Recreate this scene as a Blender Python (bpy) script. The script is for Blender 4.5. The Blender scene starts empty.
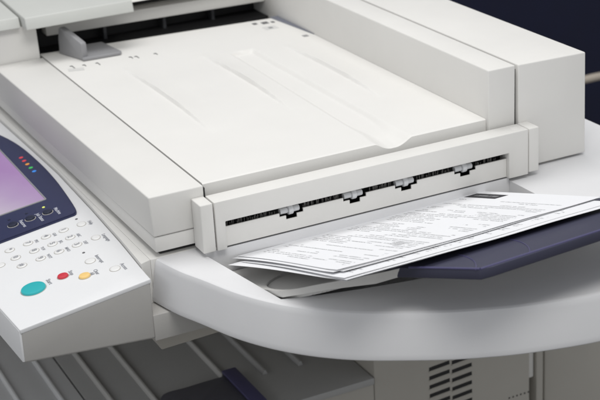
import bpy, bmesh, math, random
from mathutils import Vector, Matrix
random.seed(7)
S = bpy.context.scene
COL = S.collection
R = math.radians

# ---------------------------------------------------------------- materials
def mat(name, col, rough=0.45, grain=0.0, grain_scale=2500, mottle=0.0, spec=0.5, metal=0.0, coat=0.0, trans=0.0):
    m = bpy.data.materials.new(name); m.use_nodes = True
    nt = m.node_tree; b = nt.nodes['Principled BSDF']
    b.inputs['Base Color'].default_value = (*col, 1)
    b.inputs['Roughness'].default_value = rough
    b.inputs['Specular IOR Level'].default_value = spec
    b.inputs['Metallic'].default_value = metal
    b.inputs['Coat Weight'].default_value = coat
    b.inputs['Transmission Weight'].default_value = trans
    tc = nt.nodes.new('ShaderNodeTexCoord')
    if mottle:
        n = nt.nodes.new('ShaderNodeTexNoise'); n.inputs['Scale'].default_value = 9; n.inputs['Detail'].default_value = 7
        n.inputs['Roughness'].default_value = 0.65
        nt.links.new(tc.outputs['Object'], n.inputs['Vector'])
        r = nt.nodes.new('ShaderNodeValToRGB')
        r.color_ramp.elements[0].position = 0.3; r.color_ramp.elements[1].position = 0.75
        r.color_ramp.elements[0].color = (*[c * (1 - mottle) for c in col], 1)
        r.color_ramp.elements[1].color = (*[min(1, c * (1 + mottle)) for c in col], 1)
        nt.links.new(n.outputs['Fac'], r.inputs['Fac']); nt.links.new(r.outputs['Color'], b.inputs['Base Color'])
        rr = nt.nodes.new('ShaderNodeMapRange')
        rr.inputs['To Min'].default_value = rough - 0.06; rr.inputs['To Max'].default_value = rough + 0.08
        nt.links.new(n.outputs['Fac'], rr.inputs['Value']); nt.links.new(rr.outputs['Result'], b.inputs['Roughness'])
    if grain:
        n2 = nt.nodes.new('ShaderNodeTexNoise'); n2.inputs['Scale'].default_value = grain_scale; n2.inputs['Detail'].default_value = 2
        nt.links.new(tc.outputs['Object'], n2.inputs['Vector'])
        bp = nt.nodes.new('ShaderNodeBump'); bp.inputs['Strength'].default_value = grain; bp.inputs['Distance'].default_value = 0.0003
        nt.links.new(n2.outputs['Fac'], bp.inputs['Height']); nt.links.new(bp.outputs['Normal'], b.inputs['Normal'])
    return m

M = dict(
    shell=mat('warm_white_plastic', (.70, .69, .665), .58, .16, 750, .025, spec=.35),
    tray=mat('feed_tray_plastic', (.735, .725, .70), .62, .16, 750, .015, spec=.3),
    shelf=mat('pale_grey_shelf_plastic', (.69, .69, .70), .62, .16, 750, .02, spec=.35),
    panel=mat('white_panel_plastic', (.74, .745, .755), .42, .16, 750, .015),
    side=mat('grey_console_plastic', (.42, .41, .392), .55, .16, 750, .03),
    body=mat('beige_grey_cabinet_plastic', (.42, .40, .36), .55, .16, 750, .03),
    lid=mat('pale_grey_lid_plastic', (.53, .54, .515), .5, .16, 750, .02),
    grey=mat('mid_grey_plastic', (.27, .27, .28), .45, .2, 2200, .02),
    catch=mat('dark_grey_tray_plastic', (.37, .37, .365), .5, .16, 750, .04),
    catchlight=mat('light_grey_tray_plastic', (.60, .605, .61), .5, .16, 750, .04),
    dark=mat('black_plastic', (.012, .012, .013), .6),
    darkgap=mat('dark_seam', (.03, .03, .03), .8),
    rib=mat('dark_grey_rib_plastic', (.06, .062, .068), .5),
    navy=mat('navy_plastic', (.022, .027, .078), .40, .15, 2200, .05),
    ext=mat('dark_indigo_plastic', (.048, .049, .080), .48, .15, 900, .06, spec=.35),
    extedge=mat('indigo_edge_plastic', (.070, .066, .15), .4),
    stop=mat('smoke_grey_plastic', (.085, .085, .105), .4, .15, 900, .05),
    rail=mat('grey_tray_rib_plastic', (.46, .455, .44), .5, .16, 750, .03),
    key=mat('white_key_plastic', (.76, .76, .755), .4, .1),
    keyring=mat('key_gap_grey', (.47, .455, .42), .6),
    blackkey=mat('black_key_plastic', (.014, .018, .042), .35),
    ink=mat('grey_ink', (.31, .32, .35), .6),
    inklight=mat('pale_ink', (.55, .57, .65), .6),
    mark=mat('dark_mark_ink', (.12, .12, .125), .6),
    strip=mat('pale_grey_label', (.62, .615, .60), .55),
    wallshade=mat('blue_grey_wall_shade', (.16, .17, .21), .5),
    teal=mat('teal_key_plastic', (.025, .43, .46), .35, coat=.2),
    red=mat('red_key_plastic', (.60, .035, .055), .35, coat=.2),
    yellow=mat('yellow_key_plastic', (.88, .60, .22), .35, coat=.2),
    cable=mat('beige_cable_rubber', (.50, .44, .37), .5),
    roller=mat('pale_roller_rubber', (.60, .61, .62), .4),
    bristle=mat('grey_bristle', (.17, .165, .155), .6),
    wall=mat('navy_partition_fabric', (.0048, .0072, .032), .85, .4, 600, .15),
    floor=mat('dark_carpet', (.20, .195, .185), .9, .6, 300, .2),
    d_red=mat('red_dot', (.75, .06, .08), .4), d_orange=mat('orange_dot', (.85, .33, .05), .4),
    d_green=mat('green_dot', (.05, .55, .12), .4), d_blue=mat('blue_dot', (.05, .28, .85), .4),
)
def lamp_mat(name, col, st):
    m = bpy.data.materials.new(name); m.use_nodes = True
    b = m.node_tree.nodes['Principled BSDF']
    b.inputs['Base Color'].default_value = (*col, 1)
    b.inputs['Emission Color'].default_value = (*col, 1); b.inputs['Emission Strength'].default_value = st
    return m
M['lit'] = lamp_mat('lit_indicator', (.60, .66, .14), .5)

def screen_mat():
    m = bpy.data.materials.new('lilac_lcd_screen'); m.use_nodes = True
    nt = m.node_tree; b = nt.nodes['Principled BSDF']
    tc = nt.nodes.new('ShaderNodeTexCoord')
    n = nt.nodes.new('ShaderNodeTexNoise'); n.inputs['Scale'].default_value = 14; n.inputs['Detail'].default_value = 2
    nt.links.new(tc.outputs['Object'], n.inputs['Vector'])
    sp = nt.nodes.new('ShaderNodeSeparateXYZ'); nt.links.new(tc.outputs['UV'], sp.inputs[0])
    a = nt.nodes.new('ShaderNodeMath'); a.operation = 'MULTIPLY_ADD'
    a.inputs[1].default_value = .45; nt.links.new(n.outputs['Fac'], a.inputs[0])
    a2 = nt.nodes.new('ShaderNodeMath'); a2.operation = 'MULTIPLY_ADD'; a2.inputs[1].default_value = 1.1; a2.inputs[2].default_value = -.62
    a3 = nt.nodes.new('ShaderNodeMath'); a3.operation = 'MULTIPLY_ADD'; a3.inputs[1].default_value = .6
    nt.links.new(sp.outputs['Y'], a2.inputs[0]); nt.links.new(sp.outputs['X'], a3.inputs[0]); nt.links.new(a2.outputs[0], a3.inputs[2]); nt.links.new(a3.outputs[0], a.inputs[2])
    r = nt.nodes.new('ShaderNodeValToRGB'); e = r.color_ramp.elements
    e[0].position = .22; e[0].color = (.70, .60, .74, 1)
    e[1].position = 1.0; e[1].color = (.46, .26, .56, 1)
    k = e.new(.55); k.color = (.56, .40, .65, 1)
    nt.links.new(a.outputs[0], r.inputs['Fac'])
    b.inputs['Base Color'].default_value = (.03, .03, .035, 1); b.inputs['Roughness'].default_value = .3
    nt.links.new(r.outputs['Color'], b.inputs['Emission Color']); b.inputs['Emission Strength'].default_value = .72
    return m
M['screen'] = screen_mat()

def page_mat(name, seed, heading):
    """white paper with lines of grey print; UV: x along the text lines, y from foot to head"""
    m = bpy.data.materials.new(name); m.use_nodes = True
    nt = m.node_tree; L = nt.links; b = nt.nodes['Principled BSDF']
    b.inputs['Roughness'].default_value = .7; b.inputs['Specular IOR Level'].default_value = .2
    def mth(op, x, y=None, z=None):
        n = nt.nodes.new('ShaderNodeMath'); n.operation = op
        for i, v in enumerate((x, y, z)):
            if v is None: continue
            if isinstance(v, (int, float)): n.inputs[i].default_value = v
            else: L.new(v, n.inputs[i])
        return n.outputs[0]
    tc = nt.nodes.new('ShaderNodeTexCoord'); sp = nt.nodes.new('ShaderNodeSeparateXYZ'); L.new(tc.outputs['UV'], sp.inputs[0])
    u, v = sp.outputs['X'], sp.outputs['Y']
    rows = 60.0
    fr = mth('FRACT', mth('MULTIPLY', v, rows)); row = mth('FLOOR', mth('MULTIPLY', v, rows))
    inrow = mth('MULTIPLY', mth('GREATER_THAN', fr, .30), mth('LESS_THAN', fr, .72))
    cb = nt.nodes.new('ShaderNodeCombineXYZ'); L.new(mth('MULTIPLY', u, 46), cb.inputs[0]); L.new(mth('MULTIPLY', row, 7.31), cb.inputs[1]); cb.inputs[2].default_value = seed
    wn = nt.nodes.new('ShaderNodeTexNoise'); wn.inputs['Scale'].default_value = 1.0; wn.inputs['Detail'].default_value = 3; L.new(cb.outputs[0], wn.inputs['Vector'])
    word = mth('GREATER_THAN', wn.outputs['Fac'], .42)
    cb2 = nt.nodes.new('ShaderNodeCombineXYZ'); L.new(mth('MULTIPLY', u, 2.2), cb2.inputs[0]); L.new(mth('MULTIPLY', row, .37), cb2.inputs[1]); cb2.inputs[2].default_value = seed + 5
    bn = nt.nodes.new('ShaderNodeTexNoise'); bn.inputs['Scale'].default_value = 1.0; bn.inputs['Detail'].default_value = 1; L.new(cb2.outputs[0], bn.inputs['Vector'])
    block = mth('GREATER_THAN', bn.outputs['Fac'], .50)
    def rect(u0, u1, v0, v1):
        return mth('MULTIPLY', mth('MULTIPLY', mth('GREATER_THAN', u, u0), mth('LESS_THAN', u, u1)), mth('MULTIPLY', mth('GREATER_THAN', v, v0), mth('LESS_THAN', v, v1)))
    ink = mth('MULTIPLY', mth('MULTIPLY', inrow, word), mth('MULTIPLY', block, rect(.07, .93, .05, .88)))
    cb3 = nt.nodes.new('ShaderNodeCombineXYZ'); L.new(mth('MULTIPLY', u, 210), cb3.inputs[0]); L.new(mth('MULTIPLY', v, 260), cb3.inputs[1]); cb3.inputs[2].default_value = seed
    ln = nt.nodes.new('ShaderNodeTexNoise'); ln.inputs['Scale'].default_value = 1.0; ln.inputs['Detail'].default_value = 1; L.new(cb3.outputs[0], ln.inputs['Vector'])
    lr = nt.nodes.new('ShaderNodeMapRange'); lr.inputs['From Min'].default_value = .36; lr.inputs['From Max'].default_value = .62; L.new(ln.outputs['Fac'], lr.inputs['Value'])
    ink = mth('MULTIPLY', mth('MULTIPLY', ink, lr.outputs['Result']), .85)
    if heading:
        hb = rect(.06, .34, .905, .965)
        hole = mth('MULTIPLY', mth('MULTIPLY', rect(.10, .30, .93, .945), word), .25)
        hb = mth('SUBTRACT', mth('MULTIPLY', hb, .97), hole)
        hb = mth('MAXIMUM', hb, mth('MULTIPLY', rect(.72, .81, .30, .345), .30))
        ink = mth('MAXIMUM', ink, hb)
    mx = nt.nodes.new('ShaderNodeMix'); mx.data_type = 'RGBA'
    L.new(ink, mx.inputs['Factor']); mx.inputs['A'].default_value = (.80, .805, .825, 1); mx.inputs['B'].default_value = (.02, .02, .025, 1)
    L.new(mx.outputs['Result'], b.inputs['Base Color'])
    return m
M['page_head'] = page_mat('printed_page_with_heading', 3.0, True)
M['page'] = page_mat('printed_page_plain', 9.0, False)

# ---------------------------------------------------------------- helpers
ROOT = Vector((.2, .35, -1.0))
def make_empty(name, loc, label, cat, group=None):
    o = bpy.data.objects.new(name, None); COL.objects.link(o); o.location = loc
    o['label'] = label; o['category'] = cat
    if group: o['group'] = group
    return o
copier = make_empty('multifunction_copier', ROOT, 'large white office copier with document feeder, control panel and curved side shelf', 'copier')

def fin(name, bm, m, parent=None, smooth=40, off=None):
    if off is None: off = ROOT if parent is not None else Vector((0, 0, 0))
    bmesh.ops.translate(bm, verts=bm.verts, vec=-off)
    bmesh.ops.recalc_face_normals(bm, faces=bm.faces)
    me = bpy.data.meshes.new(name); bm.to_mesh(me); bm.free()
    for mm in (m if isinstance(m, (list, tuple)) else [m]): me.materials.append(mm)
    if smooth:
        me.polygons.foreach_set('use_smooth', [True] * len(me.polygons)); me.set_sharp_from_angle(angle=R(smooth))
    o = bpy.data.objects.new(name, me); COL.objects.link(o)
    if parent is not None: o.parent = parent
    return o

def add_hull(bm, v8, bev=0.0, seg=2, mi=0):
    """v8: bottom 4 (ccw from above), top 4"""
    b2 = bmesh.new()
    vs = [b2.verts.new(v) for v in v8]
    for f in ((3, 2, 1, 0), (4, 5, 6, 7), (0, 1, 5, 4), (1, 2, 6, 5), (2, 3, 7, 6), (3, 0, 4, 7)): b2.faces.new([vs[i] for i in f])
    if bev: bmesh.ops.bevel(b2, geom=b2.edges[:], offset=bev, segments=seg, profile=.5, affect='EDGES')
    for f in b2.faces: f.material_index = mi
    t = bpy.data.meshes.new('t'); b2.to_mesh(t); b2.free(); bm.from_mesh(t); bpy.data.meshes.remove(t)
def add_box(bm, x0, x1, y0, y1, z0, z1, bev=0.0, seg=2, mi=0):
    add_hull(bm, [(x0, y0, z0), (x1, y0, z0), (x1, y1, z0), (x0, y1, z0), (x0, y0, z1), (x1, y0, z1), (x1, y1, z1), (x0, y1, z1)], bev, seg, mi)
def box(name, x0, x1, y0, y1, z0, z1, m, parent, bev=.001, seg=2):
    bm = bmesh.new(); add_box(bm, x0, x1, y0, y1, z0, z1, bev, seg); return fin(name, bm, m, parent)
def hull(name, v8, m, parent, bev=.001, seg=2):
    bm = bmesh.new(); add_hull(bm, v8, bev, seg); return fin(name, bm, m, parent)
def add_prism(bm, pts, vec, bev=0.0, seg=2, mi=0):
    """polygon of 3d points extruded by vec"""
    b2 = bmesh.new(); vec = Vector(vec)
    a = [b2.verts.new(p) for p in pts]; b = [b2.verts.new(Vector(p) + vec) for p in pts]
    n = len(pts); b2.faces.new(a); b2.faces.new(b[::-1])
    for i in range(n): b2.faces.new((a[i], b[i], b[(i + 1) % n], a[(i + 1) % n]))
    bmesh.ops.recalc_face_normals(b2, faces=b2.faces)
    if bev: bmesh.ops.bevel(b2, geom=b2.edges[:], offset=bev, segments=seg, profile=.5, affect='EDGES')
    for f in b2.faces: f.material_index = mi
    t = bpy.data.meshes.new('t'); b2.to_mesh(t); b2.free(); bm.from_mesh(t); bpy.data.meshes.remove(t)
def add_lathe(bm, prof, mtx, n=28, mi=0):
    rings = []
    for r, h in prof:
        if r < 1e-6: rings.append([bm.verts.new(mtx @ Vector((0, 0, h)))])
        else: rings.append([bm.verts.new(mtx @ Vector((r * math.cos(2 * math.pi * i / n), r * math.sin(2 * math.pi * i / n), h))) for i in range(n)])
    for a, b in zip(rings, rings[1:]):
        for i in range(n):
            j = (i + 1) % n
            vs = [a[i % len(a)], a[j % len(a)], b[j % len(b)], b[i % len(b)]]
            u = []
            [u.append(v) for v in vs if v not in u]
            if len(u) > 2:
                f = bm.faces.new(u); f.material_index = mi
def add_tube(bm, pts, r, n=12, mi=0):
    pts = [Vector(p) for p in pts]; rings = []
    for i, p in enumerate(pts):
        d = (pts[min(i + 1, len(pts) - 1)] - pts[max(i - 1, 0)]).normalized()
        s = d.cross(Vector((0, 0, 1)));  s = s.normalized() if s.length > 1e-4 else Vector((1, 0, 0)); t = s.cross(d)
        rings.append([bm.verts.new(p + r * (s * math.cos(2 * math.pi * k / n) + t * math.sin(2 * math.pi * k / n))) for k in range(n)])
    for a, b in zip(rings, rings[1:]):
        for k in range(n): bm.faces.new((a[k], a[(k + 1) % n], b[(k + 1) % n], b[k])).material_index = mi
    bm.faces.new(rings[0]).material_index = mi; bm.faces.new(rings[-1][::-1]).material_index = mi
def sstep(a, b, x):
    t = min(1, max(0, (x - a) / (b - a))); return t * t * (3 - 2 * t)
def spline(P, n):
    out = []
    for i in range(len(P) - 1):
        p0, p1, p2, p3 = P[max(i - 1, 0)], P[i], P[i + 1], P[min(i + 2, len(P) - 1)]
        for k in range(n):
            t = k / n
            out.append(tuple(.5 * (2 * b + (c - a) * t + (2 * a - 5 * b + 4 * c - d) * t * t + (3 * b - a - 3 * c + d) * t ** 3) for a, b, c, d in zip(p0, p1, p2, p3)))
    out.append(tuple(P[-1])); return out

D = .0238           # depth of the exit frame
W = .40
# ---------------------------------------------------------------- left cover, base below it
hull('left_cover', [(-.0420, D + .0005, -.0325), (.0145, D + .0005, -.0325), (.0145, .566, -.0325), (-.0500, .566, -.0325),
                    (-.0440, D, .0108), (.0145, D, .0108), (.0145, .566, .0108), (-.0520, .566, .0108)], M['shell'], copier, .0016, 3)
hull('scanner_lid_base', [(-.0408, D + .0022, -.0500), (.470, D + .0022, -.0500), (.470, .84, -.0500), (-.0480, .84, -.0500),
                    (-.0412, D + .0018, -.0332), (.470, D + .0018, -.0332), (.470, .84, -.0332), (-.0484, .84, -.0332)], M['shell'], copier, .0012, 2)
box('lid_gasket', -.034, .465, D + .012, .83, -.0565, -.0495, M['darkgap'], copier, .0005)

# ---------------------------------------------------------------- feed tray
TX0, TX1, TY0 = .0166, .3515, .0312
def tray_back(x): return .588 - .095 * (x - .016)
def tray_h(x, y):
    z = .0098 - .006 * (x - TX0) / .335 * sstep(.0, .3, y) * 0
    # three low ribs, steep on their left flank, fading to both ends
    for xr, ya, yb, hh in ((.0872, .165, .46, .0040), (.1925, .185, .455, .0046), (.2975, .165, .425, .0046)):
        if ya < y < yb:
            tap = math.sin(math.pi * (y - ya) / (yb - ya)) ** .9
            d = x - xr + .004 * (1 - tap)
            if d > 0:
                z += hh * tap * min(1, d / .0024) * max(0, 1 - max(0, d - .0024) / .030) ** 1.6
    # long shallow channel, steep end wall at the back, open at the front
    xa = .2150 + .0085 * (y - .03) / .41; xb = .2580
    end = .432 + .25 * (x - xb) * 0
    if y < .445:
        q = sstep(.4365, .4325, y) * (.0046 + .0006 * sstep(.10, .03, y))
        ed = sstep(xa - .001, xa + .008 + .010 * sstep(.12, .04, y), x) * sstep(xb + .0005, xb - .007 - .012 * sstep(.12, .04, y), x)
        z -= q * ed
        if y < .075:
            dip = max(0, 1 - ((x - .2365) / .0235) ** 2)
            z -= .0026 * sstep(0, .8, dip) * sstep(.075, .034, y)
    # rolled edge at the front
    e = y - TY0
    if e < .0025: z -= .0009 * (1 - e / .0025) ** 2
    return z
bm = bmesh.new()
NX, NY = 400, 230
xs = [TX0 + (TX1 - TX0) * i / NX for i in range(NX + 1)]
rows = []
for j in range(NY + 1):
    t = j / NY; t = t if j > 6 else t
    row = []
    for x in xs:
        y = TY0 + (tray_back(x) - TY0) * (t ** 1.15)
        row.append(bm.verts.new((x, y, tray_h(x, y))))
    rows.append(row)
for a, b in zip(rows, rows[1:]):
    for i in range(NX): bm.faces.new((a[i], a[i + 1], b[i + 1], b[i]))
loop = rows[0] + [r[-1] for r in rows[1:]] + rows[-1][-2::-1] + [r[0] for r in rows[-2:0:-1]]
low = [bm.verts.new((v.co.x, v.co.y, -.0325)) for v in loop]
n = len(loop)
for i in range(n): bm.faces.new((loop[i], low[i], low[(i + 1) % n], loop[(i + 1) % n]))
feed_tray = fin('feed_tray', bm, M['tray'], copier, 30)
bm = bmesh.new()
add_prism(bm, [(.024, .487, .0099), (.043, .481, .0099), (.0455, .492, .0099), (.0265, .498, .0099)], (0, 0, .0003))
fin('size_label', bm, M['strip'], feed_tray, 0)
# size ticks and small paper size symbols printed on the tray
for x, y, l in ((.0345, .505, .009), (.0495, .5000, .004), (.0665, .498, .008), (.1115, .497, .005), (.1185, .495, .007), (.1440, .492, .004)):
    bm = bmesh.new(); add_box(bm, x, x + .0012, y - l, y + .0020, .0098, .0102); add_box(bm, x - .0022, x + .0012, y + .0010, y + .0038, .0098, .0102)
    fin('size_marking', bm, M['mark'], feed_tray, 0)
for x, y, w, h in ((.306, .548, .006, .008), (.318, .545, .009, .010), (.331, .541, .0045, .007)):
    bm = bmesh.new(); add_box(bm, x, x + w, y - h, y, .0098, .0102); fin('size_marking', bm, M['mark'], feed_tray, 0)
bm = bmesh.new(); add_box(bm, .309, .3275, .505, .521, .0098, .0101); fin('size_label', bm, M['strip'], feed_tray, 0)
bm = bmesh.new()
add_box(bm, .3155, .3210, .509, .516, .0099, .0103); fin('size_marking', bm, M['grey'], feed_tray, 0)
bm = bmesh.new(); add_box(bm, .3355, .3425, .444, .452, .0098, .0102); fin('size_marking', bm, M['grey'], feed_tray, 0)
bm = bmesh.new(); add_prism(bm, [(.3395, .560, .0098), (.3513, .447, .0098), (.3513, .56, .0098)], (0, 0, .0010)); fin('wall_foot_shade', bm, M['wallshade'], feed_tray, 0)  # blue-grey sliver painted in for the shade along the raised wall's foot
box('tray_seam', .0146, .0165, D + .002, .585, -.03, .0072, M['darkgap'], feed_tray, 0)

# sliding paper guide standing on the tray: a thin upright with a foot
bm = bmesh.new()
gd = Vector((.0136, -.0460, 0)).normalized()      # runs slightly askew to the tray
def GP(t, z): return Vector((.0400, .5690, z)) + gd * t
prof = [(-.004, .0102), (-.003, .030), (.0005, .0445), (.0035, .0468), (.010, .0455), (.030, .0395), (.0480, .0335), (.0500, .0315), (.0505, .0102)]
add_prism(bm, [GP(t, z) for t, z in prof], (.0080, .0022, 0), .0014, 2)
guide = fin('paper_guide', bm, M['grey'], copier)
bm = bmesh.new()
add_prism(bm, [(.0535, .517, .0102), (.104, .5150, .0102), (.107, .519, .0102), (.100, .578, .0102), (.0535, .581, .0102)], (0, 0, .0042), .0012, 2)
fin('guide_foot', bm, M['grey'], guide)

# ---------------------------------------------------------------- raised wall and hinge-side cover
hull('raised_side_wall', [(.3522, D + .003, -.0325), (.3860, D + .003, -.0325), (.3860, .86, -.0325), (.3522, .86, -.0325),
                          (.3512, D + .001, .0662), (.3855, D + .001, .0662), (.3855, .86, .0662), (.3512, .86, .0662)], M['shell'], copier, .0014, 3)
bm = bmesh.new()
add_prism(bm, [(.3890, D, -.0540), (.4790, D, -.0540), (.4775, D, .0645), (.3890, D, .0662)], (0, .84, 0), .0015, 3)
fin('hinge_side_cover', bm, M['shell'], copier)
box('cover_seam', .3860, .3889, D + .006, .86, -.05, .060, M['darkgap'], copier, 0)
box('cover_foot', .395, .474, D + .010, .85, -.0575, -.0535, M['darkgap'], copier, 0)

# ---------------------------------------------------------------- rear feeder housing, lid and roller cover over the dark gap
rear = hull('rear_feeder_housing', [(-.0500, .5675, -.0330), (.0125, .5675, -.0330), (.0125, .86, -.0330), (-.0500, .86, -.0330),
                             (-.0520, .5685, .0560), (.0110, .5685, .0560), (.0110, .86, .0560), (-.0520, .86, .0560)], M['shell'], copier, .0012, 2)
bm = bmesh.new(); add_box(bm, .0128, .3510, .640, .86, -.03, .055); fin('feed_gap', bm, M['dark'], rear, 0)
bm = bmesh.new(); add_box(bm, .0128, .3510, .592, .641, -.03, .004); fin('feed_gap_floor', bm, M['dark'], rear, 0)
def lid(name, x0, x1, y0, z0, z1, yt):
    bm = bmesh.new()
    add_prism(bm, [(x0, y0, z0), (x0, .87, z0), (x0, .87, z1 + .012), (x0, yt, z1)], (x1 - x0, 0, 0), .0016, 3)
    return fin(name, bm, M['lid'], copier)
lid('feeder_lid_end', -.0560, -.0110, .5580, .0568, .0700, .5640)
main_lid = lid('feeder_lid', -.0088, .1370, .5400, .0568, .0720, .5450)
bm = bmesh.new(); add_prism(bm, [(.1372, .580, .0590), (.1372, .87, .0590), (.1372, .87, .083), (.1372, .600, .0730)], (.2130, 0, 0), .0014, 2); fin('lid_ledge', bm, M['shell'], main_lid)
bm = bmesh.new(); add_hull(bm, [(.0375, .618, .0235), (.351, .600, .0235), (.351, .64, .0235), (.0375, .64, .0235), (.0375, .620, .0385), (.351, .602, .0400), (.351, .64, .0400), (.0375, .64, .0385)], .001, 2)
fin('roller_cover', bm, M['shell'], rear)
for x in (.118, .205, .278):
    bm = bmesh.new(); add_box(bm, x, x + .0045, .622, .641, .002, .0240, .0008); fin('gap_rib', bm, M['rib'], rear)

# ---------------------------------------------------------------- exit frame with slot
FX0, FX1 = .0150, W - .0142
SX0, SX1 = .0258, .3608
bm = bmesh.new()
out = [(FX0, -.0523), (FX0, 0), (FX1, 0), (FX1, -.0523), (SX1, -.0523), (SX1, -.0226), (SX0, -.0226), (SX0, -.0523)]
add_prism(bm, [(x, 0, z) for x, z in out], (0, D - .001, 0), .0010, 2)
frame = fin('exit_frame', bm, M['shell'], copier)
bm = bmesh.new(); add_box(bm, 0, .0136, 0, D, -.0520, 0, .0012, 3); fin('end_cap', bm, M['shell'], frame)
bm = bmesh.new(); add_box(bm, W - .0130, W, 0.0005, D, -.0508, 0, .0012, 3); fin('end_cap', bm, M['shell'], frame)
for a, b in ((.012, .0155), (W - .0148, W - .0125)):
    bm = bmesh.new(); add_box(bm, a, b, .004, D, -.049, -.0025); fin('frame_seam', bm, M['darkgap'], frame, 0)
bm = bmesh.new(); add_box(bm, SX0 - .004, SX1 + .004, .0225, .0245, -.056, -.012); fin('slot_back', bm, M['dark'], frame, 0)
# lower lip of the slot: one panel whose top edge is notched round the four rollers
NC = (.1003, .1735, .2350, .3078)
top = [(SX0 + .0003, -.0302)]
for c in NC:
    top += [(c - .0135, -.0302), (c - .0135, -.0342), (c - .0062, -.0342), (c - .0062, -.0385), (c + .0062, -.0385), (c + .0062, -.0342), (c + .0135, -.0342), (c + .0135, -.0302)]
top += [(SX1 - .0003, -.0302)]
poly = top + [(SX1 - .0003, -.0512), (SX0 + .0003, -.0512)]
bm = bmesh.new()
vf = [bm.verts.new((x, .0050, z)) for x, z in poly]; vb = [bm.verts.new((x, .0064, z)) for x, z in poly]
es = [bm.edges.new((vf[i], vf[(i + 1) % len(vf)])) for i in range(len(vf))]
bmesh.ops.triangle_fill(bm, use_beauty=True, use_dissolve=False, edges=es)
for i in range(len(vf)): bm.faces.new((vf[i], vf[(i + 1) % len(vf)], vb[(i + 1) % len(vf)], vb[i]))
fin('slot_lip', bm, M['shell'], frame, 25)
# dark chamber behind the slot and the notches
bm = bmesh.new()
add_box(bm, SX0 - .002, SX1 + .002, .0180, .0222, -.0500, -.0228)
fin('slot_lining', bm, M['dark'], frame, 0)
bm = bmesh.new(); add_box(bm, SX0 - .002, SX1 + .002, .0065, .0180, -.0500, -.0430); fin('slot_floor', bm, M['dark'], frame, 0)
bm = bmesh.new(); add_box(bm, .3705, .3795, .0065, .0155, -.0004, .00035, .0003, 1); fin('embossed_mark', bm, M['shell'], frame)
edges = [SX0 + .003] + [e for c in NC for e in (c - .0142, c + .0142)] + [SX1 - .010]
for xa, xb in zip(edges[0::2], edges[1::2]):      # anti-static bristles along the slot, one comb between each two rollers
    bm = bmesh.new(); add_box(bm, xa, xb, .0088, .0098, -.0330, -.0316)
    x = xa + .001
    while x < xb - .002:
        h = random.uniform(.0028, .0070); w = random.uniform(.0002, .0006)
        if random.random() < .8: add_box(bm, x, x + w, .0086, .0096, -.0318, -.0318 + h)
        x += random.choice((.0009, .0011, .0013, .0018, .0030))
    fin('static_brush', bm, M['bristle'], frame, 0)
for c in NC:
    bm = bmesh.new()
    mx = Matrix.Translation((c - .0115, .0092, -.0298)) @ Matrix.Rotation(R(90), 4, 'Y')
    add_lathe(bm, [(0, 0), (.0030, 0), (.0033, .0004), (.0033, .0080), (.0027, .0086), (.0050, .0090), (.0053, .0095), (.0053, .0135), (.0050, .0140), (.0027, .0144), (.0033, .0150), (.0033, .0212), (.0030, .0216), (0, .0216)], mx, 24)
    fin('exit_roller', bm, M['roller'], frame)

# ---------------------------------------------------------------- side shelf (curved) with a sunk bay for the output tray
ZS = -.057
rim = [(-.0490, .0280), (-.0395, -.0120), (-.0270, -.0460), (-.0117, -.0890), (.0070, -.1250), (.0280, -.1540), (.0505, -.1775), (.0740, -.1965), (.0998, -.2130), (.1340, -.2330), (.1670, -.2485), (.2090, -.2640), (.2730, -.2790), (.34, -.283), (.40, -.277), (.46, -.255), (.51, -.215), (.545, -.16), (.5585, -.08), (.5625, .02), (.5625, .11), (.5625, .25), (.5625, .60)]
rim = spline(rim, 8)
inner_pts = [(.0045, .0065), (.0255, -.1235), (.0600, -.1350), (.1000, -.1450), (.1500, -.1550), (.2200, -.1620), (.3000, -.1650), (.3690, -.1650), (.3650, .0065)]
bm = bmesh.new()
def offset(poly, d):
    o = []
    for i, p in enumerate(poly):
        a = Vector(poly[max(i - 1, 0)]); b = Vector(poly[min(i + 1, len(poly) - 1)])
        t = (b - a).normalized(); nrm = Vector((-t.y, t.x))       # inward (left of travel)
        q = Vector(p) + nrm * d
        if i == 0: q = Vector((p[0] + d, p[1]))
        if i == len(poly) - 1: q = Vector((p[0] - d, p[1]))
        o.append((q.x, q.y))
    return o
prof = [(.030, -.1035), (.004, -.1035), (.0014, -.1030), (.0003, -.1018), (0, -.1000), (.0004, -.0960), (.0022, -.0850), (.0042, -.0740), (.0062, -.0640), (.0070, -.0606), (.0082, -.0583), (.0100, -.0573), (.0120, ZS)]
rings = []
for d, z in prof: rings.append([bm.verts.new((x, y, z)) for x, y in offset(rim, d)])
for a, b in zip(rings, rings[1:]):
    for i in range(len(a) - 1): bm.faces.new((a[i], a[i + 1], b[i + 1], b[i]))
top = rings[-1]; botm = rings[0]
te = [bm.edges.get((top[i], top[i + 1])) for i in range(len(top) - 1)] + [bm.edges.new((top[-1], top[0]))]
iv = [bm.verts.new((x, y, ZS)) for x, y in inner_pts]; ni = len(iv)
ie = [bm.edges.new((iv[i], iv[(i + 1) % ni])) for i in range(ni)]
bmesh.ops.triangle_fill(bm, use_beauty=True, use_dissolve=False, edges=te + ie)
il = [bm.verts.new((x, y, -.0880)) for x, y in inner_pts]
for i in range(ni): bm.faces.new((iv[i], iv[(i + 1) % ni], il[(i + 1) % ni], il[i]))
bm.faces.new(il)
bm.faces.new(botm)
# end and back closing faces
endl = [r[0] for r in rings]; bm.faces.new(endl)
endr = [r[-1] for r in rings]; bm.faces.new(endr[::-1])
shelf = fin('side_shelf', bm, M['shelf'], copier, 30)

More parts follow.
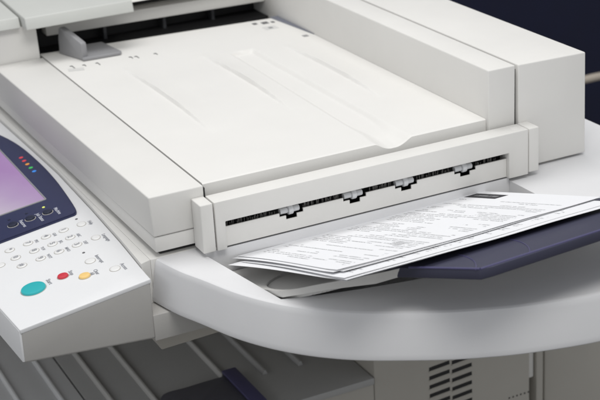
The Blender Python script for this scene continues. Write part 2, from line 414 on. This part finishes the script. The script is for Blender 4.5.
# ---------------------------------------------------------------- output tray lying in the bay, rising towards the front
TS = .285
def lerp_tab(P, x):
    if x <= P[0][0]: return P[0][1]
    for (a, b), (c, d) in zip(P, P[1:]):
        if x <= c: return b + (d - b) * (x - a) / (c - a)
    return P[-1][1]
FY = [(.0265, -.1245), (.0587, -.158), (.0933, -.185), (.1066, -.208), (.120, -.214), (.36, -.214)]
ZT = [(-.22, -.0070), (-.208, -.0125), (-.185, -.0245), (-.158, -.0345), (-.1245, -.0490), (-.06, -.0680), (.01, -.0810)]
ZB = [(-.22, -.0160), (-.208, -.0215), (-.185, -.0345), (-.158, -.0423), (-.1245, -.0555), (-.06, -.0760), (.01, -.0860)]
def xl(y): return .0085 + .0185 * min(1, max(0, -y / .125))
def soft_tab(P, x): return sum(lerp_tab(P, x + d) for d in (-.012, -.006, 0, .006, .012)) / 5
bm = bmesh.new()
NU, NV = 170, 110
grid = []
for i in range(NU + 1):
    q = (i / NU) ** 1.5; col = []
    yf = lerp_tab(FY, .0268 + (.36 - .0268) * q)
    for j in range(NV + 1):
        v = j / NV
        y = .004 + (yf - .004) * v
        x = xl(y) + (.36 - xl(y)) * q
        z = soft_tab(ZT, y)
        d = math.hypot(x - .0785, y + .097)          # half-round finger scoop
        z -= .0105 * sstep(.0505, .0485, d)
        col.append(bm.verts.new((x, y, z)))
    grid.append(col)
for a, b in zip(grid, grid[1:]):
    for j in range(NV): bm.faces.new((a[j], a[j + 1], b[j + 1], b[j]))
fr = [c[-1] for c in grid]
lo = [bm.verts.new((v.co.x + .0003, v.co.y + .0010, min(v.co.z - .005, lerp_tab(ZB, v.co.y)))) for v in fr]
for i in range(len(fr) - 1): bm.faces.new((fr[i], lo[i], lo[i + 1], fr[i + 1]))
bk = [bm.verts.new((c[0].co.x, c[0].co.y, -.0870)) for c in grid]
for i in range(len(bk) - 1): bm.faces.new((bk[i], grid[i][0], grid[i + 1][0], bk[i + 1])); bm.faces.new((lo[i], bk[i], bk[i + 1], lo[i + 1]))
bm.faces.new([bk[0]] + grid[0] + [lo[0]]); bm.faces.new([bk[-1]] + grid[-1] + [lo[-1]])
output_tray = fin('output_tray', bm, M['shell'], copier, 35)

# pull-out indigo extension of the output tray
def ez(y): return .0100 + (.285) * (-.290 - y) * -1 * -1 if False else .0100 + .26 * (-(y) - .290)
bm = bmesh.new()
ep = [(.1050, -.204), (.1100, -.216), (.1385, -.290), (.1500, -.2915), (.4100, -.2750), (.4100, -.160), (.1050, -.175)]
add_prism(bm, [(x, y, ez(y) - .0100 + .028 * (x - .14)) for x, y in ep], (0, 0, .0100), .0012, 2)
ext = fin('tray_extension', bm, M['ext'], output_tray)
bm = bmesh.new()      # brighter raised lip round the outer edge
for (a, b) in (((.1105, -.2165), (.1388, -.2888)), ((.1388, -.2892), (.4098, -.2745))):
    pa = Vector((a[0], a[1], ez(a[1]) + .028 * (a[0] - .14) + .0003)); pb = Vector((b[0], b[1], ez(b[1]) + .028 * (b[0] - .14) + .0003))
    add_tube(bm, [pa, pa.lerp(pb, .5), pb], .0011, 10)
fin('extension_lip', bm, M['extedge'], ext)
# two curved moulding lines on its top face
for x0 in (.150, .205):
    pts = []
    for k in range(14):
        t = k / 13; x = x0 + .008 - .022 * t ** 2.2; y = -.222 - .064 * t
        pts.append((x, y, ez(y) + .028 * (x - .14) + .0001))
    bm = bmesh.new(); add_tube(bm, pts, .0006, 8); fin('moulding_line', bm, M['extedge'], ext)

# ---------------------------------------------------------------- scanner body and bracket below shelf
box('scanner_body', -.0470, .4500, .0285, .86, -.1040, -.0568, M['shell'], copier, .0010)
bm = bmesh.new()
le = [(.0285, -.0568), (.10, -.0532), (.20, -.0502), (.33, -.0480), (.43, -.0502), (.56, -.0532), (.86, -.0545)]
pa = [(x, y, -.0590) for y, x in le]; pb = [(-.0472, y, -.0570) for y, x in le]
va = [bm.verts.new(p) for p in pa]; vb = [bm.verts.new(p) for p in pb]
la = [bm.verts.new((x, y, -.1040)) for x, y, z in pa]; lb = [bm.verts.new((x, y, -.1040)) for x, y, z in pb]
for k in range(len(le) - 1):
    for p, q in ((va, vb), (la, va), (lb, la), (vb, lb)): bm.faces.new((p[k], p[k + 1], q[k + 1], q[k]))
bm.faces.new((va[0], vb[0], lb[0], la[0])); bm.faces.new((va[-1], vb[-1], lb[-1], la[-1]))
fin('body_ledge', bm, M['shell'], copier, 20)
box('bay_back_wall', .0050, .3645, .0060, .0200, -.0870, -.0535, M['shelf'], copier, .0004)
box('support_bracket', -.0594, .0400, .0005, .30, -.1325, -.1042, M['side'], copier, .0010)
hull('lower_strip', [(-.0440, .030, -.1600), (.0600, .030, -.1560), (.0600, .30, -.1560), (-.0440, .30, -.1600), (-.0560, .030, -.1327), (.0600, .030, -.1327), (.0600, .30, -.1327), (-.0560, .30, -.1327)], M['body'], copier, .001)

# ---------------------------------------------------------------- control console
A0 = Vector((-.1932, 0, -.0824)); SL = .14014
AL = math.atan(SL); UX = Vector((math.cos(AL), 0, math.sin(AL))); NZ = Vector((-math.sin(AL), 0, math.cos(AL)))
def PT(x, y, h=0.0):
    """point over the sloped panel at plan position x, y"""
    return Vector((x, y, A0.z + SL * (x - A0.x))) + NZ * h
def PM(x, y, h=0.0):
    """frame on the panel: X = the user's right, Y = away from the user, Z = out of the panel"""
    m = Matrix.Identity(4)
    r = Vector((0, -1, 0))
    for i in range(3): m[i][0] = r[i]; m[i][1] = UX[i]; m[i][2] = NZ[i]
    p = PT(x, y, h)
    for i in range(3): m[i][3] = p[i]
    return m
def zp(x): return A0.z + SL * (x - A0.x)
XL = -.1932
RE = [(0, -.0580), (.0285, -.0576), (.10, -.0542), (.20, -.0512), (.33, -.0490), (.43, -.0512), (.56, -.0542), (.72, -.0560)]   # right edge of the panel
LE = [(.72, XL - .040), (0, XL)]
pl = [(x, y) for y, x in RE] + [(x, y) for y, x in LE]
def panel_solid(h0, h1, inset, bev, seg, z_low=None):
    bm = bmesh.new(); n = len(pl)
    c = []
    for k, (x, y) in enumerate(pl):
        ix = -inset if k < len(RE) else inset
        c.append((x + ix, y + (inset if y == 0 else 0)))
    tp = [bm.verts.new(PT(x, y, h1)) for x, y in c]
    if z_low is None: bt = [bm.verts.new(PT(x, y, h0)) for x, y in c]
    else: bt = [bm.verts.new((x, y, z_low(x))) for x, y in c]
    bm.faces.new(tp); bm.faces.new(bt[::-1])
    for k in range(n): bm.faces.new((bt[k], bt[(k + 1) % n], tp[(k + 1) % n], tp[k]))
    bmesh.ops.bevel(bm, geom=bm.edges[:], offset=bev, segments=seg, profile=.5, affect='EDGES', clamp_overlap=True)
    return bm
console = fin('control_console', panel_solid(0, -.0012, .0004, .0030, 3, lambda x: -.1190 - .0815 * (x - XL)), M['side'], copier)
fin('console_top', panel_solid(-.0050, 0, 0, .0011, 3), M['panel'], console)
bm = bmesh.new()      # pale front edge of the console, towards the user
add_hull(bm, [(XL - .0008, .0015, -.1178), (XL + .002, .0015, -.1178), (XL - .036, .72, -.1178), (XL - .0388, .72, -.1178),
              (XL - .0004, .0010, zp(XL) - .0016), (XL + .002, .0010, zp(XL) - .0016), (XL - .036, .72, zp(XL - .04) - .0016), (XL - .0400, .72, zp(XL - .04) - .0016)], .0008, 2)
fin('console_front_edge', bm, M['panel'], console)
# navy bezel
arc = spline([(-.0674, .2040), (-.0641, .2158), (-.0600, .2605), (-.0566, .3160), (-.0559, .3780), (-.0590, .4528), (-.0681, .5123), (-.083, .56)], 6)
bz = [(-.2180, .2005), (-.0700, .2020)] + arc + [(-.2180, .575)]
bm = bmesh.new()
add_prism(bm, [PT(x, y, -.0005) for x, y in bz], NZ * .0035, 0)
bmesh.ops.bevel(bm, geom=[e for e in bm.edges if all((v.co - PT(v.co.x, v.co.y)).dot(NZ) > .002 for v in e.verts)], offset=.0014, segments=2, affect='EDGES')
bezel = fin('display_bezel', bm, M['navy'], console, 30)
bm = bmesh.new(); uv = bm.loops.layers.uv.new('UVMap')
vs = [bm.verts.new(PT(x, y, .0034)) for x, y in ((-.2050, .2680), (-.0840, .2660), (-.0840, .4600), (-.2050, .4600))]
f = bm.faces.new(vs)
for l, c in zip(f.loops, ((0, 0), (0, 1), (1, 1), (1, 0))): l[uv].uv = c
fin('touch_screen', bm, M['screen'], console, 0)
bm = bmesh.new()
for (a, b) in (((-.2050, .2668), (-.0830, .2648)), ((-.0830, .2648), (-.0830, .4620))):
    add_tube(bm, [PT(*a, .0031), PT((a[0] + b[0]) / 2, (a[1] + b[1]) / 2, .0031), PT(*b, .0031)], .0011, 8)
fin('screen_frame', bm, M['grey'], console)
for y, k in ((.4101, 'd_red'), (.3969, 'd_red'), (.3833, 'd_orange'), (.3690, 'd_green'), (.3552, 'd_blue')):
    bm = bmesh.new(); add_lathe(bm, [(.0027, 0), (.0026, .0003), (0, .0004)], PM(-.0694, y, .0030), 16); fin('colour_dot', bm, M[k], console)
def text(s, x, y, size, m, h=.0003, name='key_label', align='CENTER'):
    cu = bpy.data.curves.new('txt', 'FONT'); cu.body = s; cu.size = size * 1.3; cu.offset = size * .022; cu.align_x = align; cu.align_y = 'CENTER'; cu.resolution_u = 2; cu.space_line = .85
    ob = bpy.data.objects.new('txt', cu); COL.objects.link(ob)
    bpy.context.view_layer.update()
    me = bpy.data.meshes.new_from_object(ob.evaluated_get(bpy.context.evaluated_depsgraph_get()))
    bpy.data.objects.remove(ob)
    bm = bmesh.new(); bm.from_mesh(me); bpy.data.meshes.remove(me)
    bmesh.ops.transform(bm, matrix=PM(x, y, h), verts=bm.verts)
    bmesh.ops.translate(bm, verts=bm.verts, vec=-ROOT)
    me = bpy.data.meshes.new(name); bm.to_mesh(me); bm.free(); me.materials.append(m)
    o = bpy.data.objects.new(name, me); COL.objects.link(o); o.parent = console
    return o
def key(x, y, r, m, name='key', hh=.0008, base=0.0, label=None, sy=1.0):
    bm = bmesh.new()
    mt = PM(x, y, base) @ Matrix.Diagonal((1, sy, 1, 1))
    add_lathe(bm, [(r + .0007, 0), (r + .0006, .0003), (r, .0003)], mt, 32, 1)
    add_lathe(bm, [(r, .0001), (r - .0001, hh * .6), (r - .0006, hh), (r * .6, hh * 1.12), (0, hh * 1.08)], mt, 32, 0)
    o = fin(name, bm, [m, M['keyring']], console)
    if label: o['label'] = label
    return o
cols = (.1770, .1540, .1310); rws = (-.0911, -.1111, -.1313, -.1518)
dig = (('1', ''), ('2', 'ABC'), ('3', 'DEF')), (('4', 'GHI'), ('5', 'JKL'), ('6', 'MNO')), (('7', 'PRS'), ('8', 'TUV'), ('9', 'WXY')), (('*', ''), ('0', ''), ('#', ''))
for rx, dr in zip(rws, dig):
    for cy, (d, s) in zip(cols, dr):
        key(rx, cy, .0050, M['key'])
        text(d, rx, cy, .0060, M['ink'], .00165, 'key_digit')
        if s: text(s, rx + .0088, cy - .002, .0038, M['ink'])
key(-.1700, .1500, .0050, M['key'])
key(-.0711, .1758, .0058, M['key'], sy=.8); text('Help', -.0622, .1715, .0044, M['ink'])
key(-.0699, .1315, .0058, M['key'], sy=.8); text('Language', -.0612, .1230, .0044, M['ink'])
key(-.0924, .0842, .0058, M['key'], sy=.9); text('Interrupt', -.0833, .0815, .0044, M['ink'])
key(-.0783, .0479, .0058, M['key'], sy=.9); text('Access', -.0694, .0455, .0044, M['ink'])
key(-.1577, .0702, .0128, M['teal'], 'start_button', .0022, label='large round teal button'); text('Start', -.1400, .0735, .0050, M['ink'])
key(-.1255, .0731, .0058, M['red'], 'stop_button', .0020, label='small red button'); text('Stop', -.1163, .0745, .0046, M['ink'])
key(-.1079, .0561, .0060, M['yellow'], 'clear_button', .0020, label='small pale yellow button'); text('Clear\nAll', -.0978, .0560, .0044, M['ink'])
for x, y in ((-.0713, .1925), (-.0916, .1078)):
    bm = bmesh.new(); add_lathe(bm, [(.0016, 0), (.0015, .0004), (0, .0005)], PM(x, y, 0), 14); fin('indicator_dot', bm, M['mark'], console)
for i, (x, s) in enumerate(((-.1322, 'Features'), (-.1122, 'Job Status'), (-.0920, 'Machine'))):
    key(x, .2292, .0056, M['blackkey'], 'mode_button', .0020, .0030)
    text(s, x + .0098, .2235, .0046, M['inklight'], .0034)
    bm = bmesh.new(); add_lathe(bm, [(.0017, 0), (.0016, .0004), (0, .0005)], PM(x + .0004, .2462, .0030), 12); fin('indicator_dot', bm, M['lit'] if i == 2 else M['blackkey'], console)

# ---------------------------------------------------------------- machine body below: catch tray in its bay, cabinet with louvres
ZC = -.350
bm = bmesh.new()
add_box(bm, -.60, .2712, .166, .72, -.98, ZC - .010, .002)
add_box(bm, .2714, .5020, .1655, .72, -.98, -.143, .002)
add_box(bm, -.60, .2710, .66, .72, ZC - .010, -.143, .0)
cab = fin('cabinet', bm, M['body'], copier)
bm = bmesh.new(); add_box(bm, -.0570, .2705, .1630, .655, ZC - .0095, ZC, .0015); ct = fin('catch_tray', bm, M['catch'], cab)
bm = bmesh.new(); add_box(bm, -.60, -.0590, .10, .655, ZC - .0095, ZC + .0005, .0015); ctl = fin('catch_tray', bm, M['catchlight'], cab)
for x, y0, m in ((-.131, .12, 'catchlight'), (-.0835, .12, 'catchlight')):
    bm = bmesh.new(); add_prism(bm, [(x - .0035, y0, ZC), (x + .0035, y0, ZC), (x + .0015, y0, ZC + .006), (x - .0015, y0, ZC + .006)], (0, .52, 0), .0006); fin('tray_rib', bm, M[m], ctl)
for x, y0 in ((-.0315, .18), (.0152, .18), (.1093, .262), (.1588, .243), (.2068, .240)):
    bm = bmesh.new(); add_prism(bm, [(x - .0035, y0, ZC), (x + .0035, y0, ZC), (x + .0015, y0, ZC + .006), (x - .0015, y0, ZC + .006)], (0, .64 - y0, 0), .0006); fin('tray_rib', bm, M['rail'] if x < .13 else M['catch'], ct)
bm = bmesh.new()
sp = spline([(.012, .165), (.020, .246), (.060, .2535), (.1045, .2545)], 5) + [(.1070, .2570), (.1080, .2620), (.126, .2625), (.1285, .165)]
add_prism(bm, [(x, y, ZC + .001) for x, y in sp], (0, 0, .007), .0012)
stop = fin('paper_stop', bm, M['stop'], ct)
bm = bmesh.new(); add_box(bm, .1075, .1265, .166, .2612, ZC + .0082, ZC + .0125, .0015); fin('stop_edge', bm, M['extedge'], stop)
bm = bmesh.new()
for k in range(12):
    for x0, x1 in ((.3500, .3795), (.3835, .4125)):
        z = -.3600 - k * .0128
        add_prism(bm, [(x0, .1648, z - .0050), (x1, .1648, z - .0030), (x1, .1648, z + .0018), (x0, .1648, z - .0002)], (0, .0012, 0))
        add_prism(bm, [(x0 - .0008, .1655, z - .0064), (x1 + .0008, .1655, z - .0044), (x1 + .0008, .1655, z - .0030), (x0 - .0008, .1655, z - .0050)], (0, -.0018, 0), .0003, 1, 1)
fin('vent', bm, [M['dark'], M['body']], cab, 0)
bm = bmesh.new()
for k in range(6): add_lathe(bm, [(.0013, 0), (0, .0001)], Matrix.Translation((.470 + k * .006, .1652, -.4405)) @ Matrix.Rotation(R(90), 4, 'X'), 10)
fin('vent', bm, M['dark'], cab, 0)
bm = bmesh.new()
add_box(bm, .5145, .5250, .168, .70, -.98, -.143, .001)
add_box(bm, .5330, .640, .176, .70, -.98, -.143, .003)
fin('side_cabinet', bm, M['body'], copier)
bm = bmesh.new(); add_box(bm, .503, .534, .24, .70, -.98, -.143); fin('cabinet_gap', bm, M['rib'], copier, 0)
bm = bmesh.new(); add_box(bm, .5022, .5130, .172, .20, -.425, -.30, .002); fin('hinge_block', bm, M['shell'], copier)

# ---------------------------------------------------------------- pages
def page(name, bl, th, w, l, dz, curl, m, label, group, corner=0.0, seed=0, wave=.0004, sag=0.0, lift=0.0, bow=.0012):
    """sheet lying on the rising tray; bl = its corner at the slot, left; th = skew"""
    rnd = random.Random(seed); ph = rnd.random() * 6
    bm = bmesh.new(); uvl = bm.loops.layers.uv.new('UVMap')
    ca, sa = math.cos(th), math.sin(th); NI, NJ = 40, 32
    cs = math.cos(math.atan(TS))
    g = []
    for i in range(NI + 1):
        c = []
        for j in range(NJ + 1):
            a = i / NI * w; b = j / NJ * l * cs
            x = bl[0] + a * ca + b * sa; y = bl[1] + a * sa - b * ca
            p, q = i / NI, j / NJ
            z = -.0645 + .293 * (-y) + .010 * (x - .14) + dz
            z += curl * (math.sin(p * 4.2 + .6) * .5 + .5) * q ** 1.5
            z += wave * (math.sin(p * 9 + ph) * .6 + math.sin(p * 17 + 2 * ph) * .3) * (.25 + .75 * q)
            z += wave * .8 * math.sin(q * 4.5 + ph) * max(0, 1 - p * 2.5)
            z += corner * max(0, 1 - p * 3.2) ** 2 * q ** 1.6
            z += lift * max(0, 1 - p * 3.5) ** 2 * math.sin(math.pi * min(1, q * 1.1))
            z -= bow * math.sin(math.pi * p) * q ** 1.5
            z -= sag * max(0, 1 - p * 2.2) ** 1.5 * q ** 2.2
            c.append(bm.verts.new((x, y, z)))
        g.append(c)
    for i in range(NI):
        for j in range(NJ):
            f = bm.faces.new((g[i][j], g[i][j + 1], g[i + 1][j + 1], g[i + 1][j]))
            for lp, (p, q) in zip(f.loops, ((i, j), (i, j + 1), (i + 1, j + 1), (i + 1, j))): lp[uvl].uv = (q / NJ, p / NI)
    off = Vector((bl[0], bl[1], -.0645 + TS * (-bl[1])))
    o = fin(name, bm, m, None, 60, off); o.location = off
    o['label'] = label; o['category'] = 'paper'; o['group'] = group
    return o
G = 'printed pages stacked in the output tray'
mid = 'printed white page within the stack on the output tray, mostly covered by the pages above'
low = 'printed white page low in the stack on the output tray, sagging at its free corner'
page('printed_page', (.0300, -.030), R(2.6), .297, .211, -.0012, .0012, M['page'], 'lowest printed page of the stack, lying directly on the output tray', G, .0, 1, .0005, .0006, -.0004)
page('printed_page', (.0170, -.018), R(6.2), .297, .206, -.0008, .0012, M['page'], low, G, .0, 1, .0006, .0005, .0012)
page('printed_page', (.0320, -.030), R(2.0), .297, .212, -.0003, .0013, M['page'], low, G, .0, 1, .0006, .0002, -.0002)
page('printed_page', (.0290, -.024), R(3.0), .297, .213, .0001, .0014, M['page'], mid, G, .0004, 1, .0005, 0, .0016)
page('printed_page', (.0340, -.004), R(4.4), .297, .212, .0010, .0016, M['page'], mid, G, .0008, 3, .0005, 0, .0006)
page('printed_page', (.0300, .001), R(3.4), .297, .212, .0014, .0017, M['page'], mid, G, .0010, 3, .0005, 0, .0022)
page('printed_page', (.0360, .003), R(3.0), .297, .212, .0019, .0018, M['page_head'], 'uppermost printed page, with a black heading box near its corner by the slot', G, .0012, 3, .0006, 0, .0020)

# ---------------------------------------------------------------- background
bm = bmesh.new()
pts = spline([(1.02, 1.00, -.330), (1.10, .92, -.312), (1.20, .93, -.318), (1.32, 1.0, -.36), (1.42, 1.15, -.5), (1.46, 1.22, -1.0)], 8)
add_tube(bm, [(a, b, c - .014) for a, b, c in pts], .0075, 14)
o = fin('cable', bm, M['cable'], None); o['label'] = 'thick beige cable running behind the copier before the navy wall'; o['category'] = 'cable'
bm = bmesh.new(); add_box(bm, -2.5, 4.5, 1.55, 1.63, -1.0, .85, .004)
o = fin('partition_wall', bm, M['wall'], None); o['label'] = 'dark navy partition wall behind the copier'; o['category'] = 'wall'
bm = bmesh.new(); bmesh.ops.create_grid(bm, x_segments=1, y_segments=1, size=6, matrix=Matrix.Translation((0, 0, -1.0)))
o = fin('floor', bm, M['floor'], None, 0); o['kind'] = 'structure'

# ---------------------------------------------------------------- lamps: soft ceiling light of the office, plus an added low fill from the left
def area(name, loc, target, sx, sy, power, col=(1, 1, 1)):
    l = bpy.data.lights.new(name, 'AREA'); l.shape = 'RECTANGLE'; l.size = sx; l.size_y = sy; l.energy = power; l.color = col
    o = bpy.data.objects.new(name, l); COL.objects.link(o); o.location = loc
    o.rotation_euler = (Vector(target) - Vector(loc)).to_track_quat('-Z', 'Y').to_euler()
    return o
area('ceiling_or_fill_light', (-.05, -.90, 1.50), (.15, -.05, 0), .9, .5, 12.5, (1, .985, .955))
area('ceiling_or_fill_light', (.10, .55, 1.75), (.15, .2, 0), 1.4, .8, 14.5, (1, .985, .965))
area('ceiling_or_fill_light', (-2.1, .10, .95), (-.1, .25, -.3), 1.0, .6, 2.5, (1, .99, .975))  # not a ceiling lamp: fill added at the left to brighten the catch tray
w = bpy.data.worlds.new('World'); S.world = w; w.use_nodes = True
w.node_tree.nodes['Background'].inputs['Color'].default_value = (.95, .97, 1, 1)
w.node_tree.nodes['Background'].inputs['Strength'].default_value = .60

# ---------------------------------------------------------------- camera
yaw, pitch, roll, fpx = .4345316, .3877223, -.0614308, 1467.185
cd = bpy.data.cameras.new('camera'); cam = bpy.data.objects.new('camera', cd); COL.objects.link(cam)
f = Vector((math.sin(yaw) * math.cos(pitch), math.cos(yaw) * math.cos(pitch), -math.sin(pitch)))
r = f.cross(Vector((0, 0, 1))).normalized(); u = r.cross(f)
r2 = r * math.cos(roll) + u * math.sin(roll); u2 = -r * math.sin(roll) + u * math.cos(roll)
mw = Matrix.Identity(4)
for i in range(3): mw[i][0] = r2[i]; mw[i][1] = u2[i]; mw[i][2] = -f[i]; mw[i][3] = (-.4711370, -1.2487330, .5437153)[i]
cam.matrix_world = mw
cd.sensor_width = 36; cd.lens = fpx / 600 * 36; cd.clip_start = .02; cd.clip_end = 50
cd.dof.use_dof = True; cd.dof.focus_distance = (Vector((.2, -.05, -.03)) - mw.translation).length; cd.dof.aperture_fstop = 11
S.camera = cam
S.view_settings.view_transform = 'Standard'; S.view_settings.look = 'None'; S.view_settings.exposure = 0; S.view_settings.gamma = 1
S.render.resolution_x = 1024; S.render.resolution_y = 683
